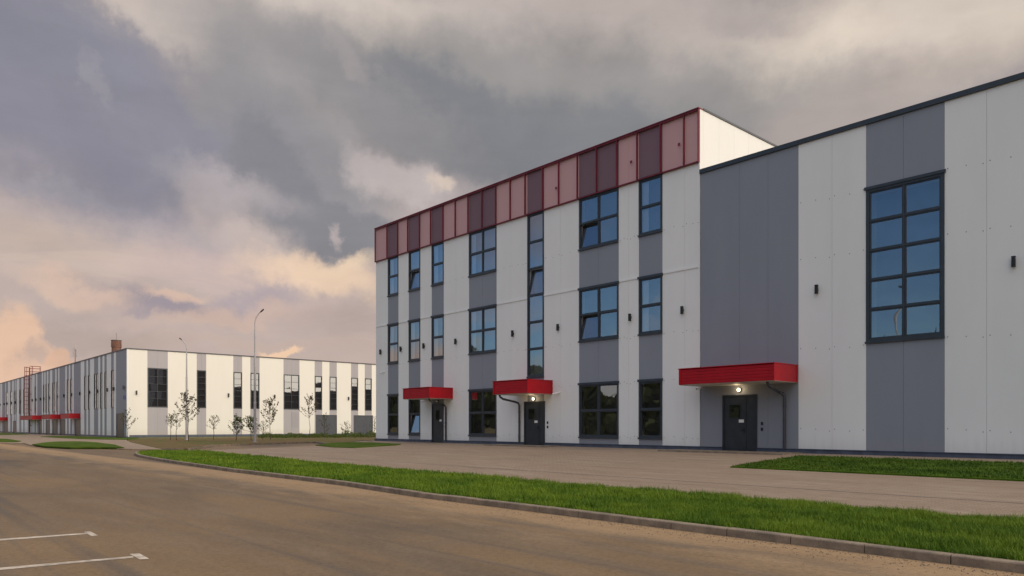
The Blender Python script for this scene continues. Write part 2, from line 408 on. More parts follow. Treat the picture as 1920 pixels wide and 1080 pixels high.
# ------------------------------------------------------------------ the ground
CUTX = [-54, -51.5, -49, -46.5, -44]; CUTY = [14, 16.75, 19.5, 22.25, 25]
def drape(name, pts, off, m, skirt=0.0, label=None, cat=None, kind='structure'):
    bm = bmesh.new(); vs = [bm.verts.new((p[0], p[1], 0)) for p in pts]; f = bm.faces.new(vs)
    if f.normal.z < 0 or True:
        bm.normal_update()
        if f.normal.z < 0: f.normal_flip()
    bmesh.ops.triangulate(bm, faces=bm.faces[:])
    for ax, cuts in ((0, CUTX), (1, CUTY)):
        for c in cuts:
            pc = [0, 0, 0]; pc[ax] = c; no = [0, 0, 0]; no[ax] = 1
            bmesh.ops.bisect_plane(bm, geom=bm.verts[:]+bm.edges[:]+bm.faces[:], plane_co=pc, plane_no=no, dist=1e-5)
    for v in bm.verts: v.co.z = ground(v.co.x, v.co.y)+off
    if skirt:
        be = [e for e in bm.edges if len(e.link_faces) == 1]
        r = bmesh.ops.extrude_edge_only(bm, edges=be)
        for v in [g_ for g_ in r['geom'] if isinstance(g_, bmesh.types.BMVert)]: v.co.z -= skirt
    me = bpy.data.meshes.new(name); bm.to_mesh(me); bm.free(); me.materials.append(m)
    o = bpy.data.objects.new(name, me); sc.collection.objects.link(o); tag(o, label, cat, kind); return o
def rect(x0, y0, x1, y1): return [(x0, y0), (x1, y0), (x1, y1), (x0, y1)]

S_ = 2500
g0 = MB(); g0.quad([(-S_, -S_, -.80), (S_, -S_, -.80), (S_, S_, -.80), (-S_, S_, -.80)]); g0.build('ground', M['soil']); bpy.data.objects['ground']['kind'] = 'structure'
drape('road', rect(-330, -9, 60, 110), 0.0, M['asphalt'], .2)

# the near grass strip with its kerb
sf = [GP(*p) for p in [(640, 902), (533, 890), (433, 878.5), (370, 870), (333, 865), (300, 860), (275, 856)]]
tip = [GP(*p) for p in [(259, 852.5), (252, 849.5), (254, 847), (268, 845.3), (300, 844.3), (372, 844.2)]]
sb = [GP(*p) for p in [(448, 850.5), (564, 862.5), (667, 870.5), (760, 879)]]
KY = 9.72; BY = 14.15
front = [(8, KY), (-14, KY)] + sf + tip
strip = front + sb + [(-14, BY), (8, BY)]
def inset(line, d):
    out = []
    for i, p in enumerate(line):
        a = line[max(i-1, 0)]; b = line[min(i+1, len(line)-1)]; tx, ty = b[0]-a[0], b[1]-a[1]; l = math.hypot(tx, ty)
        out.append((p[0]+ty/l*d, p[1]-tx/l*d))
    return out
drape('verge', inset(front, .11) + sb + [(-14, BY), (8, BY)], .095, M['lawn'], .12)
def kerb(name, line, width=.15, top=.12, L_=1.0, closed=False):
    """separate kerb stones with open joints laid along a line; the stone lies to the right of the walking direction"""
    mb = MB(); pts = [Vector((p[0], p[1], 0)) for p in line]
    seg = []; d = 0
    for a, b in zip(pts, pts[1:]): seg.append((d, a, b)); d += (b-a).length
    def at(s):
        for d0, a, b in reversed(seg):
            if s >= d0-1e-6: 
                t = (b-a).normalized(); return a+t*(s-d0), t
        return seg[0][1], (seg[0][2]-seg[0][1]).normalized()
    s = 0
    while s < d-.05:
        e = min(s+L_, d); p0, t0 = at(s+.006); p1, t1 = at(e-.006)
        n0 = Vector((t0.y, -t0.x, 0)); n1 = Vector((t1.y, -t1.x, 0)); jz = random.uniform(-.004, .004); bv = .018
        prof = [(0, -.12), (0, top-bv), (bv*.4, top-bv*.35), (bv, top), (width, top), (width, -.12)]
        i = len(mb.v)
        for p, n in ((p0, n0), (p1, n1)):
            for u, z in prof:
                q = p+n*u; mb.v.append((q.x, q.y, ground(q.x, q.y)+z+jz))
        k = len(prof)
        for j in range(k-1): mb.f.append((i+j, i+j+1, i+k+j+1, i+k+j)); mb.m.append(0)
        mb.f.append(tuple(range(i, i+k))); mb.f.append(tuple(range(i+k, i+2*k))[::-1]); mb.m += [0, 0]
        s = e
    o = mb.build(name, M['kerb']); o['kind'] = 'structure'
    bm = bmesh.new(); bm.from_mesh(o.data); bmesh.ops.recalc_face_normals(bm, faces=bm.faces[:]); bm.to_mesh(o.data); bm.free()
    return o
kerb('kerb', [(p[0], p[1]) for p in front])

# the yard paving in front of the near building, flush with the verge
yard = [tip[-1]] + [GP(*p) for p in [(448, 841.3), (515, 838.6), (592, 835.4), (650, 829.8)]] + [(-44.2, 27.5), (-42, 40), (40, 40), (40, BY+.02), (-14, BY+.02)] + sb[::-1]
drape('yard_paving', yard, .10, M['paving'], .15)
drape('paving_joint', rect(-40, 16.15, 8, 16.19), .1035, M['seam'])
# lawns against the near building
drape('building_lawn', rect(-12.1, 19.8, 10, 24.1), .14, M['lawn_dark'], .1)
drape('corner_lawn', [GP(*p) for p in [(592, 834.8), (616, 831), (650, 829.2), (700, 830), (752, 832.6), (742, 834.6), (665, 839.6), (622, 838.2)]], .14, M['lawn'], .1)
apr = MB(); 
for a, b, c in ((-29.6, -25.0, 24.7), (-18.3, -12.9, 24.5)): apr.box(I, (a, c, -.25), (b, 25.95, .012))
o = apr.build('entrance_slab', M['kerb']); o['kind'] = 'structure'
# far side: soil bed, its pale path, the lawns and paving by the far building
bed = [GP(*p) for p in [(308, 841), (352, 841.5), (378, 838), (398, 834.5), (448, 832.4), (593, 828.2), (700, 827)]]
bedpoly = bed + [(-45, 62), (-96, 110), (-101.6, 110), (-101.6, 27.5)] + [GP(*p) for p in [(236, 823), (244, 828.2)]]
drape('soil_bed', bedpoly, .09, M['soil'], .14)
kerb('kerb', [bed[0]]+bed[1:], top=.14)
plaza = [GP(*p) for p in [(308, 841.4), (232, 840.6), (200, 838), (60, 834), (45, 830), (-60, 829)]] + [(-320, 12), (-320, 60), (-101.0, 60)] + [GP(236, 823), GP(244, 828.4)]
drape('plaza_paving', plaza, .085, M['paving'], .13)
drape('island_lawn', [GP(*p) for p in [(60, 833.6), (85, 829.8), (105, 828.3), (150, 827.9), (180, 829.7), (215, 834), (233, 839.8), (190, 839), (130, 839), (85, 837)]], .15, M['lawn'], .1)
drape('wall_lawn', [GP(*p) for p in [(76, 818.6), (100, 817.4), (150, 818)]] + [(-101.8, 25.9)] + [GP(*p) for p in [(262, 822.6), (240, 824.2), (195, 823.6), (150, 822.7)]], .13, M['lawn'], .1)
drape('side_lawn', [(-101.6, 26), (-98.5, 26), (-98.5, 70), (-101.6, 70)], .15, M['lawn'], .1)
drape('side_path', [(-98.4, 27), (-97.2, 26.2), (-97.2, 75), (-98.4, 75)], .14, M['kerb'], .1)
drape('far_verge', [GP(*p) for p in [(-20, 822.3), (12, 822.8), (40, 827), (30, 828.4), (-20, 828.6)]], .14, M['lawn'], .1)
drape('far_lawn', [GP(*p) for p in [(-20, 812), (40, 812.4), (55, 814.2), (-20, 815.6)]], .13, M['lawn'], .1)

# parking bay lines
def mark(pts, name='parking_line'):
    drape(name, [GP(x, y, .004) for x, y in pts], .004, M['mark'])
mark([(-90, 1017.2), (-90, 1021), (0, 1013.6), (163, 1001.3), (163, 999), (0, 1010.4)])
mark([(157, 997.2), (169, 996.2), (184, 1003.8), (172, 1005.2)])
mark([(-90, 1073.5), (-90, 1078), (0, 1068.6), (250, 1045.6), (250, 1042.4), (0, 1064.2)])
mark([(243, 1038.6), (261, 1037.3), (280, 1047.6), (262, 1048.8)])

# grass blades on the verge
def inside(poly, x, y):
    n = len(poly); r = np.zeros(len(x), bool); j = n-1
    for i in range(n):
        xi, yi = poly[i]; xj, yj = poly[j]
        c = ((yi > y) != (yj > y)) & (x < (xj-xi)*(y-yi)/((yj-yi) if abs(yj-yi) > 1e-9 else 1e-9)+xi); r ^= c; j = i
    return r
def grass(name, poly, x0, x1, y0, y1, dens, h0, h1, wd, off, label):
    n = int((x1-x0)*(y1-y0)*dens); x = rng.uniform(x0, x1, n); y = rng.uniform(y0, y1, n)
    k = inside(poly, x, y); x = x[k]; y = y[k]
    # thin patches and tufts
    pn = np.sin(x*2.1+np.sin(y*3.3)*1.7)*np.sin(y*2.7+np.sin(x*1.3)*2)+.5*np.sin(x*7.3+1)*np.sin(y*6.1+x)
    k = rng.random(len(x)) < np.clip(.78+.5*pn, .12, 1); x = x[k]; y = y[k]; pn = pn[k]; n = len(x)
    z = np.array([ground(a, b) for a, b in zip(x, y)])+off
    h = rng.uniform(h0, h1, n)*(1+.3*pn)*np.where(rng.random(n) < .05, 1.5, 1); a = rng.uniform(0, 2*np.pi, n); le = rng.uniform(.1, .7, n)*h; la = rng.uniform(0, 2*np.pi, n)
    cx, sx = np.cos(a)*wd/2, np.sin(a)*wd/2; lx, ly = np.cos(la)*le, np.sin(la)*le
    v = np.empty((n, 5, 3))
    v[:, 0] = np.c_[x-cx, y-sx, z]; v[:, 1] = np.c_[x+cx, y+sx, z]
    v[:, 2] = np.c_[x+cx*.7+lx*.35, y+sx*.7+ly*.35, z+h*.55]; v[:, 3] = np.c_[x-cx*.7+lx*.35, y-sx*.7+ly*.35, z+h*.55]
    v[:, 4] = np.c_[x+lx, y+ly, z+h]
    return v.reshape(-1, 3), n
def grass_obj(name, sets, label, mt='blade'):
    V = np.concatenate([s[0] for s in sets]); n = sum(s[1] for s in sets)
    me = bpy.data.meshes.new(name); me.vertices.add(n*5); me.vertices.foreach_set('co', V.ravel())
    b = np.arange(n)*5
    li = np.stack([b, b+1, b+2, b+3, b+3, b+2, b+4], 1).ravel()
    me.loops.add(n*7); me.loops.foreach_set('vertex_index', li.astype(np.int32)); me.polygons.add(n*2)
    st = np.stack([np.arange(n)*7, np.arange(n)*7+4], 1).ravel(); me.polygons.foreach_set('loop_start', st.astype(np.int32))
    me.update(calc_edges=True); me.validate(); me.materials.append(M[mt])
    o = bpy.data.objects.new(name, me); sc.collection.objects.link(o); tag(o, label, 'grass', 'stuff')
nf = inset(front, .16) + sb + [(-14, BY), (8, BY)]
grass_obj('grass', [grass('g', nf, -9, 3, 9.8, BY+.05, 4200, .05, .12, .007, .095, ''),
                    grass('g', nf, -18, -9, 9.8, BY+.1, 1500, .05, .12, .013, .095, ''),
                    grass('g', nf, -30, -18, 9.8, BY+.2, 650, .05, .12, .022, .095, ''),
                    grass('g', nf, -50, -30, 9.8, 17.5, 260, .05, .11, .035, .095, '')], 'tall bright green grass filling the long kerbed strip')
bl = rect(-12.05, 19.85, 2, 24.05)
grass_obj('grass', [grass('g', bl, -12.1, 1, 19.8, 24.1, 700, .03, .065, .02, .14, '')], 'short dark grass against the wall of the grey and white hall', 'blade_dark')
# grit washed against the kerb
def grit():
    mb = MB()
    for _ in range(900):
        x = -1.5-abs(random.gauss(0, 1))*7; y = KY-.03-abs(random.gauss(0, .35)); r = random.uniform(.003, .011)
        z = -.65+r*.3; i = len(mb.v)
        for q in ((-1, -1, 0), (1, -.8, 0), (.9, 1, 0), (-1, .8, 0), (.1, 0, 1.1)):
            mb.v.append((x+q[0]*r*random.uniform(.6, 1.3), y+q[1]*r*random.uniform(.6, 1.3), z+q[2]*r))
        mb.f += [(i, i+1, i+4), (i+1, i+2, i+4), (i+2, i+3, i+4), (i+3, i, i+4)]; mb.m += [0]*4
    tag(mb.build('grit', M['stone']), 'small brown stones scattered on the road along the kerb', 'grit', 'stuff')
grit()

# ------------------------------------------------------------------ building kit
def frameF(Dp): return lambda u, n, z: (u, Dp-n, z)          # facade facing -Y, n outwards
def frameS(X): return lambda u, n, z: (X+n, u, z)             # wall facing +X
def wall(T, stripes, opens, z0, z1, parent, mw, mg, seamw=.007, thick=.22, rows=(), hs=(), screws=True):
    """stripes: (u0, u1, 'w'|'g', [inner seams]); openings leave real holes"""
    edges = {round(x, 4) for o in opens for x in (o[0], o[1])} | {round(stripes[0][0], 4), round(stripes[-1][1], 4)}
    for u0, u1, c, seams in stripes:
        us = sorted([u0]+list(seams)+[u1]); mb = MB()
        for a, b in zip(us, us[1:]):
            ga = seamw/2 if (a != stripes[0][0]) else 0; gb = seamw/2 if (b != stripes[-1][1]) else 0
            cuts = sorted({a, b} | {x for o in opens for x in (o[0], o[1]) if a+.01 < x < b-.01})
            for p, q in zip(cuts, cuts[1:]):
                pp = p+(ga if p == a else 0); qq = q-(gb if q == b else 0)
                hol = sorted([(o[2], o[3]) for o in opens if o[0] < (p+q)/2 < o[1]])
                z = z0; solid = []
                for h0, h1 in hol:
                    if h0 > z+.01: solid.append((z, h0))
                    z = max(z, h1)
                if z < z1-.01: solid.append((z, z1))
                for s0, s1 in solid:
                    zz = [s0]+[h for h in hs if s0+.05 < h < s1-.05]+[s1]
                    for k, (t0, t1) in enumerate(zip(zz, zz[1:])):
                        mb.box(T, (pp, -thick, t0+(.006 if k else 0)), (qq, 0, t1))
                    mb.box(T, (p+(.01 if round(p, 4) in edges else 0), -thick+.05, s0+.004), (q-(.01 if round(q, 4) in edges else 0), -.02, s1-.004), 1)
                    if c == 'w' and screws:
                        for r in rows:
                            if s0+.1 < r < s1-.1:
                                for uu in ((pp+.09), (pp+qq)/2+.03, qq-.09):
                                    if q-p > .5 or uu != (pp+qq)/2+.03:
                                        mb.box(T, (uu-.013, 0, r-.013+.05*math.sin(uu*9)), (uu+.013, .006, r+.013+.05*math.sin(uu*9)), 1)
        mb.build('white_cladding' if c == 'w' else 'grey_cladding', [mw if c == 'w' else mg, M['seam']], parent)
def bars(mb, T, u0, u1, z0, z1, wd, n0, n1):
    mb.box(T, (u0, n0, z0), (u0+wd, n1, z1)); mb.box(T, (u1-wd, n0, z0), (u1, n1, z1))
    mb.box(T, (u0+wd, n0, z0), (u1-wd, n1, z0+wd)); mb.box(T, (u0+wd, n0, z1-wd), (u1-wd, n1, z1))
def window(T, u0, u1, z0, z1, cols, rows, parent, opened=(), glass='glass', fw=.075, deep=.5, cap=True, simple=False, sash=.045, back='room', curtain=0):
    f = MB(); bars(f, T, u0, u1, z0, z1, fw, -.10, .025)
    if cap: f.box(T, (u0-.05, .0255, z1-.03), (u1+.05, .06, z1+.07)); f.box(T, (u0-.02, .0255, z0-.05), (u1+.02, .07, z0+.02))
    us = [u0+fw+(u1-u0-2*fw)*i/cols for i in range(cols+1)]; zs = [z0+fw+(z1-z0-2*fw)*i/rows for i in range(rows+1)]
    mw_ = .05 if rows < 4 else .045
    for u in us[1:-1]: f.box(T, (u-mw_/2, -.09, z0+fw), (u+mw_/2, .015, z1-fw))
    for z in zs[1:-1]:
        for k in range(cols): f.box(T, (us[k]+(mw_/2 if k else 0), -.088, z-mw_/2), (us[k+1]-(mw_/2 if k < cols-1 else 0), .012, z+mw_/2))
    g_ = MB(); tilts = []
    for ci in range(cols):
        for ri in range(rows):
            a = us[ci]+(mw_/2 if ci else 0); b = us[ci+1]-(mw_/2 if ci < cols-1 else 0)
            c = zs[ri]+(mw_/2 if ri else 0); d = zs[ri+1]-(mw_/2 if ri < rows-1 else 0)
            if (ci, ri) in opened: tilts.append((a, b, c, d)); continue
            if not simple: bars(f, T, a, b, c, d, sash, -.075, -.01)
            tu = random.uniform(-.005, .005)*(b-a); tz = random.uniform(-.005, .005)*(d-c); e = sash if not simple else 0
            g_.quad([T(a+e, -.045-tu-tz, c+e), T(b-e, -.045+tu-tz, c+e), T(b-e, -.045+tu+tz, d-e), T(a+e, -.045-tu+tz, d-e)])
    fo = f.build('window', M['frame'], parent)
    g_.build('glass', M[glass], fo)
    for a, b, c, d in tilts:
        s_ = MB(); ang = R(9)
        def TT(u, n, z, c=c): 
            dz = z-c; return T(u, -.02+n*math.cos(ang)-dz*math.sin(ang), c+dz*math.cos(ang)+n*math.sin(ang))
        bars(s_, TT, a+.004, b-.004, c+.004, d-.004, .05, -.05, 0)
        s_.quad([TT(a+.05, -.02, c+.05), TT(b-.05, -.02, c+.05), TT(b-.05, -.02, d-.05), TT(a+.05, -.02, d-.05)], 1)
        s_.build('open_sash', [M['frame'], M[glass]], fo)
    if simple:
        b_ = MB(); b_.box(T, (u0, -.34, z0), (u1, -.30, z1)); b_.build('interior', M['room'], fo)
    else:
        r_ = MB(); r_.box(T, (u0-.04, -deep, z0), (u0, -.1, z1)); r_.box(T, (u1, -deep, z0), (u1+.04, -.1, z1))
        r_.box(T, (u0, -deep, z0-.04), (u1, -.1, z0)); r_.box(T, (u0, -deep, z1), (u1, -.1, z1+.04))
        r_.build('reveal', M['jamb'], fo)
        if curtain: MB().box(T, (u0+.004, -.17, z0+.02), (u0+curtain, -.155, z1-.02)).build('curtain', M['jamb'], fo)
        b_ = MB(); b_.box(T, (u0-.04, -deep-.05, z0-.04), (u1+.04, -deep, z1+.04)); b_.build('interior', M[back], fo)
    return fo
def wall_lamp(T, u, z, parent, k=1.0):
    m = MB(); m.box(T, (u-.05*k, .05, z-.16*k), (u+.05*k, .15*k, z+.16*k)); m.box(T, (u-.035*k, 0, z-.05*k), (u+.035*k, .05, z+.05*k))
    c = T(u, .1*k, z)
    m.box(T, (u-.056*k, .045, z-.17*k), (u+.056*k, .156*k, z-.15*k)); m.box(T, (u-.056*k, .045, z+.15*k), (u+.056*k, .156*k, z+.17*k))
    return m.build('wall_lamp', M['black'], parent)
def camera_unit(T, u, z, parent, L_=.28, du=-1):
    m = MB(); m.tube([T(u, 0, z+.05), T(u, .10, z+.03)], .035, 8); m.tube([T(u, .10, z), T(u+du*L_, .22, z-.05)], .045, 10); m.tube([T(u+du*L_, .22, z-.05), T(u+du*(L_+.015), .225, z-.053)], .036, 10, 1)
    return m.build('security_camera', [M['whitep'], M['black']], parent, False)
def door(T, u0, u1, z0, z1, parent, split=None, glassbox=None, paper=None, handle=None):
    d = MB(); 
    d.box(T, (u0, -.1, z0), (u0+.06, .03, z1)); d.box(T, (u1-.06, -.1, z0), (u1, .03, z1)); d.box(T, (u0+.06, -.1, z1-.06), (u1-.06, .03, z1))
    cuts = [u0+.06]+([split] if split else [])+[u1-.06]
    for i, (a, b) in enumerate(zip(cuts, cuts[1:])):
        ga = .006 if i else 0; gb = .006 if i < len(cuts)-2 else 0
        d.box(T, (a+ga, -.08, z0+.02), (b-gb, -.01, z1-.06))
        bars(d, T, a+ga+.04, b-gb-.04, z0+.06, z1-.10, .03, -.01, -.004)
    d.box(T, (u0+.06, -.1, z0), (u1-.06, .02, z0+.02))
    o = d.build('door', M['door'], parent)
    if glassbox:
        a, b, c, e = glassbox; q = MB(); bars(q, T, a, b, c, e, .03, -.01, .005); q.quad([T(a+.03, -.004, c+.03), T(b-.03, -.004, c+.03), T(b-.03, -.004, e-.03), T(a+.03, -.004, e-.03)], 1)
        q.build('door_glass', [M['door'], M['glass']], o)
    if paper:
        a, b, c, e = paper; q = MB(); q.box(T, (a, -.004, c), (b, .003, e)); q.build('notice', M['paper'], o)
    if handle:
        u, z = handle; q = MB(); q.box(T, (u-.02, -.01, z-.11), (u+.02, .006, z+.09)); q.tube([T(u, .006, z), T(u, .05, z), T(u-.13, .055, z)], .011, 8); q.build('handle', M['black'], o)
    return o
def canopy(T, u0, u1, z0, z1, p, parent, name='canopy'):
    c = MB(); h = .035; e = .05
    c.box(T, (u0, .002, z0+.05), (u1, p-.04, z1-.10), 0)
    # horizontal ribs on the front, framed by a corner profile
    c.box(T, (u0, p-.04, z0), (u0+.10, p+.02, z1-.03)); c.box(T, (u1-.02, p-.04, z0), (u1+.004, p+.02, z1-.03))
    nr = 5; zz = z0+.01; st = (z1-z0-.06)/nr
    for i in range(nr):
        a = zz+i*st
        c.prism([T(u0+.10, p-.04, a), T(u0+.10, p+.004, a+.008), T(u0+.10, p+.004, a+st*.86), T(u0+.10, p-.003, a+st*.97), T(u0+.10, p-.04, a+st*.97)], Vector(T(u1-.02, 0, 0))-Vector(T(u0+.10, 0, 0)))
    c.box(T, (u1, .002, z0), (u1+.006, p-.04, z1-.03)); c.box(T, (u0-.006, .002, z0), (u0, p-.04, z1-.03))
    c.box(T, (u0-.03, .0, z1-.03), (u1+.03, p+.04, z1)); c.box(T, (u1+.006, .002, z0), (u1+.02, .10, z1-.03))
    o = c.build(name, M['red'], parent)
    bm = bmesh.new(); bm.from_mesh(o.data); bmesh.ops.recalc_face_normals(bm, faces=bm.faces[:]); bm.to_mesh(o.data); bm.free()
    s_ = MB(); s_.box(T, (u0+.003, .003, z0-.012), (u1-.003, p-.045, z0+.049)); s_.build('soffit', M['soffit'], o)
    return o
def globe(T, u, z, parent, lit=True):
    g_ = MB(); g_.tube([T(u, 0, z), T(u, .04, z)], .10, 16); base = g_.build('entrance_lamp', M['black'], parent)
    b = MB(); b.ball(T(u, .08, z), .075, sq=(1, .8, 1)); b.build('lamp_globe', M['globe'] if lit else M['whitep'], base, True)
    if lit:
        pl_ = bpy.data.lights.new('entrance_light', 'POINT'); pl_.energy = 4; pl_.color = (1, .74, .42); pl_.shadow_soft_size = .08
        lo = bpy.data.objects.new('entrance_light', pl_); sc.collection.objects.link(lo); lo.location = T(u, .26, z)
    return base
def downpipe(T, u0, n0, z0, u1, zb, parent, r=.055):
    m = MB(); P0 = [(u0, n0, z0), (u0+.02, n0-.04, z0-.12), (u0+.08, n0-.18, z0-.22), (u1-.16, .22, z0-.34), (u1-.05, .12, z0-.40), (u1, .09, z0-.52), (u1, .09, zb)]
    m.tube([T(*p) for p in P0], r, 12)
    for z in (z0-.9, (z0+zb)/2-.2, zb+.25): m.tube([T(u1, .09, z), T(u1, .09, z+.05)], r+.012, 12)
    return m.build('downpipe', M['pipe'], parent, False)

# ------------------------------------------------------------------ three storey office block
DP = 26.2; TF = frameF(DP)
XL, XR = -42.62, -17.42
off = empty('office_building', (-30, DP, 0), 'three storey white and grey office block with red screen band along its roof edge', 'building')
px = lambda *a: [FX(p) for p in a]
wx = {1: px(727.5, 747), 2: px(766.5, 788), 3: px(809.5, 832), 4: px(879.5, 931), 5: px(989, 1020), 6: px(1086, 1160), 7: px(1198, 1242)}
d1 = px(810, 832); d2 = px(983, 1022)
stripes = []; u = XL
order = [wx[i] for i in range(1, 8)]
seams = {0: [], 1: [], 2: [], 3: [FX(855)], 4: [FX(958)], 5: [FX(1051)], 6: [FX(1179)], 7: [FX(1284)]}
for i, (a, b) in enumerate(order):
    stripes.append((u, a, 'w', seams[i])); stripes.append((a, b, 'g' if i != 4 else 'g', [(a+b)/2] if i in (3, 5) else [])); u = b
stripes.append((u, XR, 'w', seams[7]))
FL = [(.45, 2.98), (5.05, 7.55), (9.45, 11.92)]
opens = []
wins = []
for i in (1, 2, 3, 4, 6, 7):
    a, b = wx[i]; c = 2 if i in (4, 6) else 1
    for fl, (z0, z1) in enumerate(FL):
        if i == 3 and fl == 0: continue
        o_ = {(2, 0): [(0, 0)], (2, 2): [(0, 0)], (6, 1): [(0, 0)], (6, 2): [(0, 0)]}.get((i, fl), [])
        opens.append((a, b, z0, z1)); wins.append((a, b, z0, z1, c, 2, o_))
a, b = wx[5]; opens.append((a, b, 3.5, 11.92)); wins.append((a, b, 3.5, 11.92, 1, 6, [(0, 3)]))
opens.append((d1[0], d1[1], -.1, 2.32)); opens.append((d2[0], d2[1], -.1, 2.25))
wall(TF, stripes, opens, .14, 14.12, off, M['white'], M['grey'], rows=(.48, 2.93, 4.97, 9.46), hs=(7.60,))
for wd_ in wins: window(TF, *wd_[:6], off, wd_[6], deep=.4, curtain=(.42 if wd_[2] > 3 and not wd_[6] else 0), back='blind' if wd_[0] < -26 and wd_[2] > 3 else 'room')
# level joint flashing between the storeys
for (a, b, c, s) in stripes:
    if c == 'w': MB().box(TF, (a+.01, .0005, 7.56), (b-.01, .028, 7.64)).build('joint_flashing', M['white'], off)
pl = MB(); ps = [XL-.03, d1[0], d1[1], d2[0], d2[1], XR]
for i in (0, 2, 4): pl.box(TF, (ps[i], -.3, -.4), (ps[i+1], .05, .12)); pl.box(TF, (ps[i], .0, .12), (ps[i+1], .09, .145))
pl.box(frameS(XL), (DP, -.2, -.4), (DP+33, -.001-.0, .14)); 
pl.build('plinth', M['plinth'], off)
# the other sides and the roof
TS = frameS(XR)
sw = MB(); y = DP+.226
k = 0
while y < DP+29: sw.box(TS, (y, -.2, .0), (min(y+1.19, DP+30), 0, 14.12)); y += 1.195
sw.build('side_cladding', M['white'], off)
TW = lambda u, n, z: (XL-n, u, z)
st = MB(); y = DP+.0
lw = MB(); lg = MB()
ly = [(DP+.01, 4.5, 'w'), (4.5, 7.5, 'g'), (7.5, 12, 'w'), (12, 14, 'g'), (14, 19, 'w'), (19, 22, 'g'), (22, 30, 'w')]
yy = DP+.226
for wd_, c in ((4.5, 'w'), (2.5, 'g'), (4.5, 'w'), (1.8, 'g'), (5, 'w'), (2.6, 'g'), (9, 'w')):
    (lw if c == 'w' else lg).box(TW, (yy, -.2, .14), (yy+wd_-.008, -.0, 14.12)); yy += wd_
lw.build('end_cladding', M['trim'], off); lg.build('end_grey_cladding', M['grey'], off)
rf = MB(); rf.box(I, (XL+.2, DP+.24, 13.6), (XR-.2, DP+30, 13.8)); rf.box(I, (XL, DP+30, 0), (XR, DP+30.2, 14.1)); rf.build('roof', M['trim'], off)
ct = MB(); ct.box(TF, (XL-.03, -.24, 14.12), (XR+.02, .14, 14.16)); ct.build('front_coping', M['redframe'], off)
ct = MB(); ct.box(TS, (DP+.24, -.25, 14.12), (DP+30.2, .04, 14.20)); ct.box(TW, (DP+.24, -.25, 14.12), (DP+30.2, .04, 14.20)); ct.build('side_coping', M['trim'], off)
corner = MB(); corner.box(TF, (XR-.06, .0006, .145), (XR+.006, .03, 11.9)); corner.build('corner_trim', M['white'], off)
# red translucent screen
pb = px(707, 727, 747, 766, 788, 809, 832, 855, 879, 905, 931, 958, 986, 1019, 1049, 1084, 1120, 1158, 1196, 1240, 1284, 1311)
pb[0] = XL-.02; pb[-1] = XR
sf_ = MB(); N0, N1 = .07, .10
for i, u in enumerate(pb):
    a = u if i == 0 else (u-.05 if i == len(pb)-1 else u-.025); sf_.box(TF, (a, N0-.04, 11.93), (a+.05, N1+.004, 14.119))
for a, b in zip(pb, pb[1:]):
    sf_.box(TF, (a+.03, N0-.03, 14.05), (b-.03, N1+.008, 14.1185)); sf_.box(TF, (a+.03, N0-.02, 11.935), (b-.03, N1, 11.955))
sf_.box(TF, (XL-.03, .0, 11.905), (XR, .115, 11.928))
sfo = sf_.build('screen_frame', M['redframe'], off)
for a, b in zip(pb, pb[1:]):
    q = MB(); q.quad([TF(a+.02, .085, 11.955), TF(b-.02, .085, 11.955), TF(b-.02, .085, 14.05), TF(a+.02, .085, 14.05)]); q.build('screen_panel', M['screen'], sfo)
q = MB()
for p_, y_ in ((1277, 270), (1187, 303), (1046, 352)): u_ = FX(p_); z_ = FZ(p_, y_); q.box(TF, (u_-.09, .088, z_-.09), (u_+.02, .11, z_+.03))
q.build('screen_bracket', M['redframe'], sfo)
for p_ in (715, 753, 796, 856, 963, 1048, 1183, 1281): wall_lamp(TF, FX(p_), 5.87, off, .95)
camera_unit(TF, FX(721), FZ(721, 698), off, .22); camera_unit(TF, FX(1050), FZ(1048, 737), off, .3); camera_unit(TF, FX(800), FZ(800, 752), off, .22)
# entrances
door(TF, d1[0], d1[1], -.02, 2.32, off, glassbox=(d1[0]+.35, d1[0]+.75, 1.3, 1.95), paper=(d1[1]-.42, d1[1]-.22, 1.25, 1.36), handle=(d1[1]-.14, 1.0))
door(TF, d2[0], d2[1], -.02, 2.25, off, split=d2[1]-.42, glassbox=(d2[0]+.3, d2[0]+.8, 1.3, 1.9), paper=(d2[1]-.78, d2[1]-.55, 1.14, 1.26), handle=(d2[1]-.5, .92))
canopy(TF, -36.86, -34.21, 2.57, 3.21, 1.67, off); canopy(TF, -28.6, -26.02, 2.58, 3.27, 1.70, off)
globe(TF, FX(1002), FZ(1002, 748), off); globe(TF, FX(821), 2.44, off, False)
downpipe(TF, FX(803, 24.75), 1.42, 2.58, FX(838), .12, off); downpipe(TF, FX(935, 24.7), 1.45, 2.58, FX(976), .12, off)
ic = MB()
for u_, z_ in ((FX(835), 1.15), (FX(835), .95), (FX(1027), 1.15), (FX(1027), .93)): ic.box(TF, (u_-.04, 0, z_-.06), (u_+.04, .03, z_+.06))
ic.build('intercom', M['black'], off)

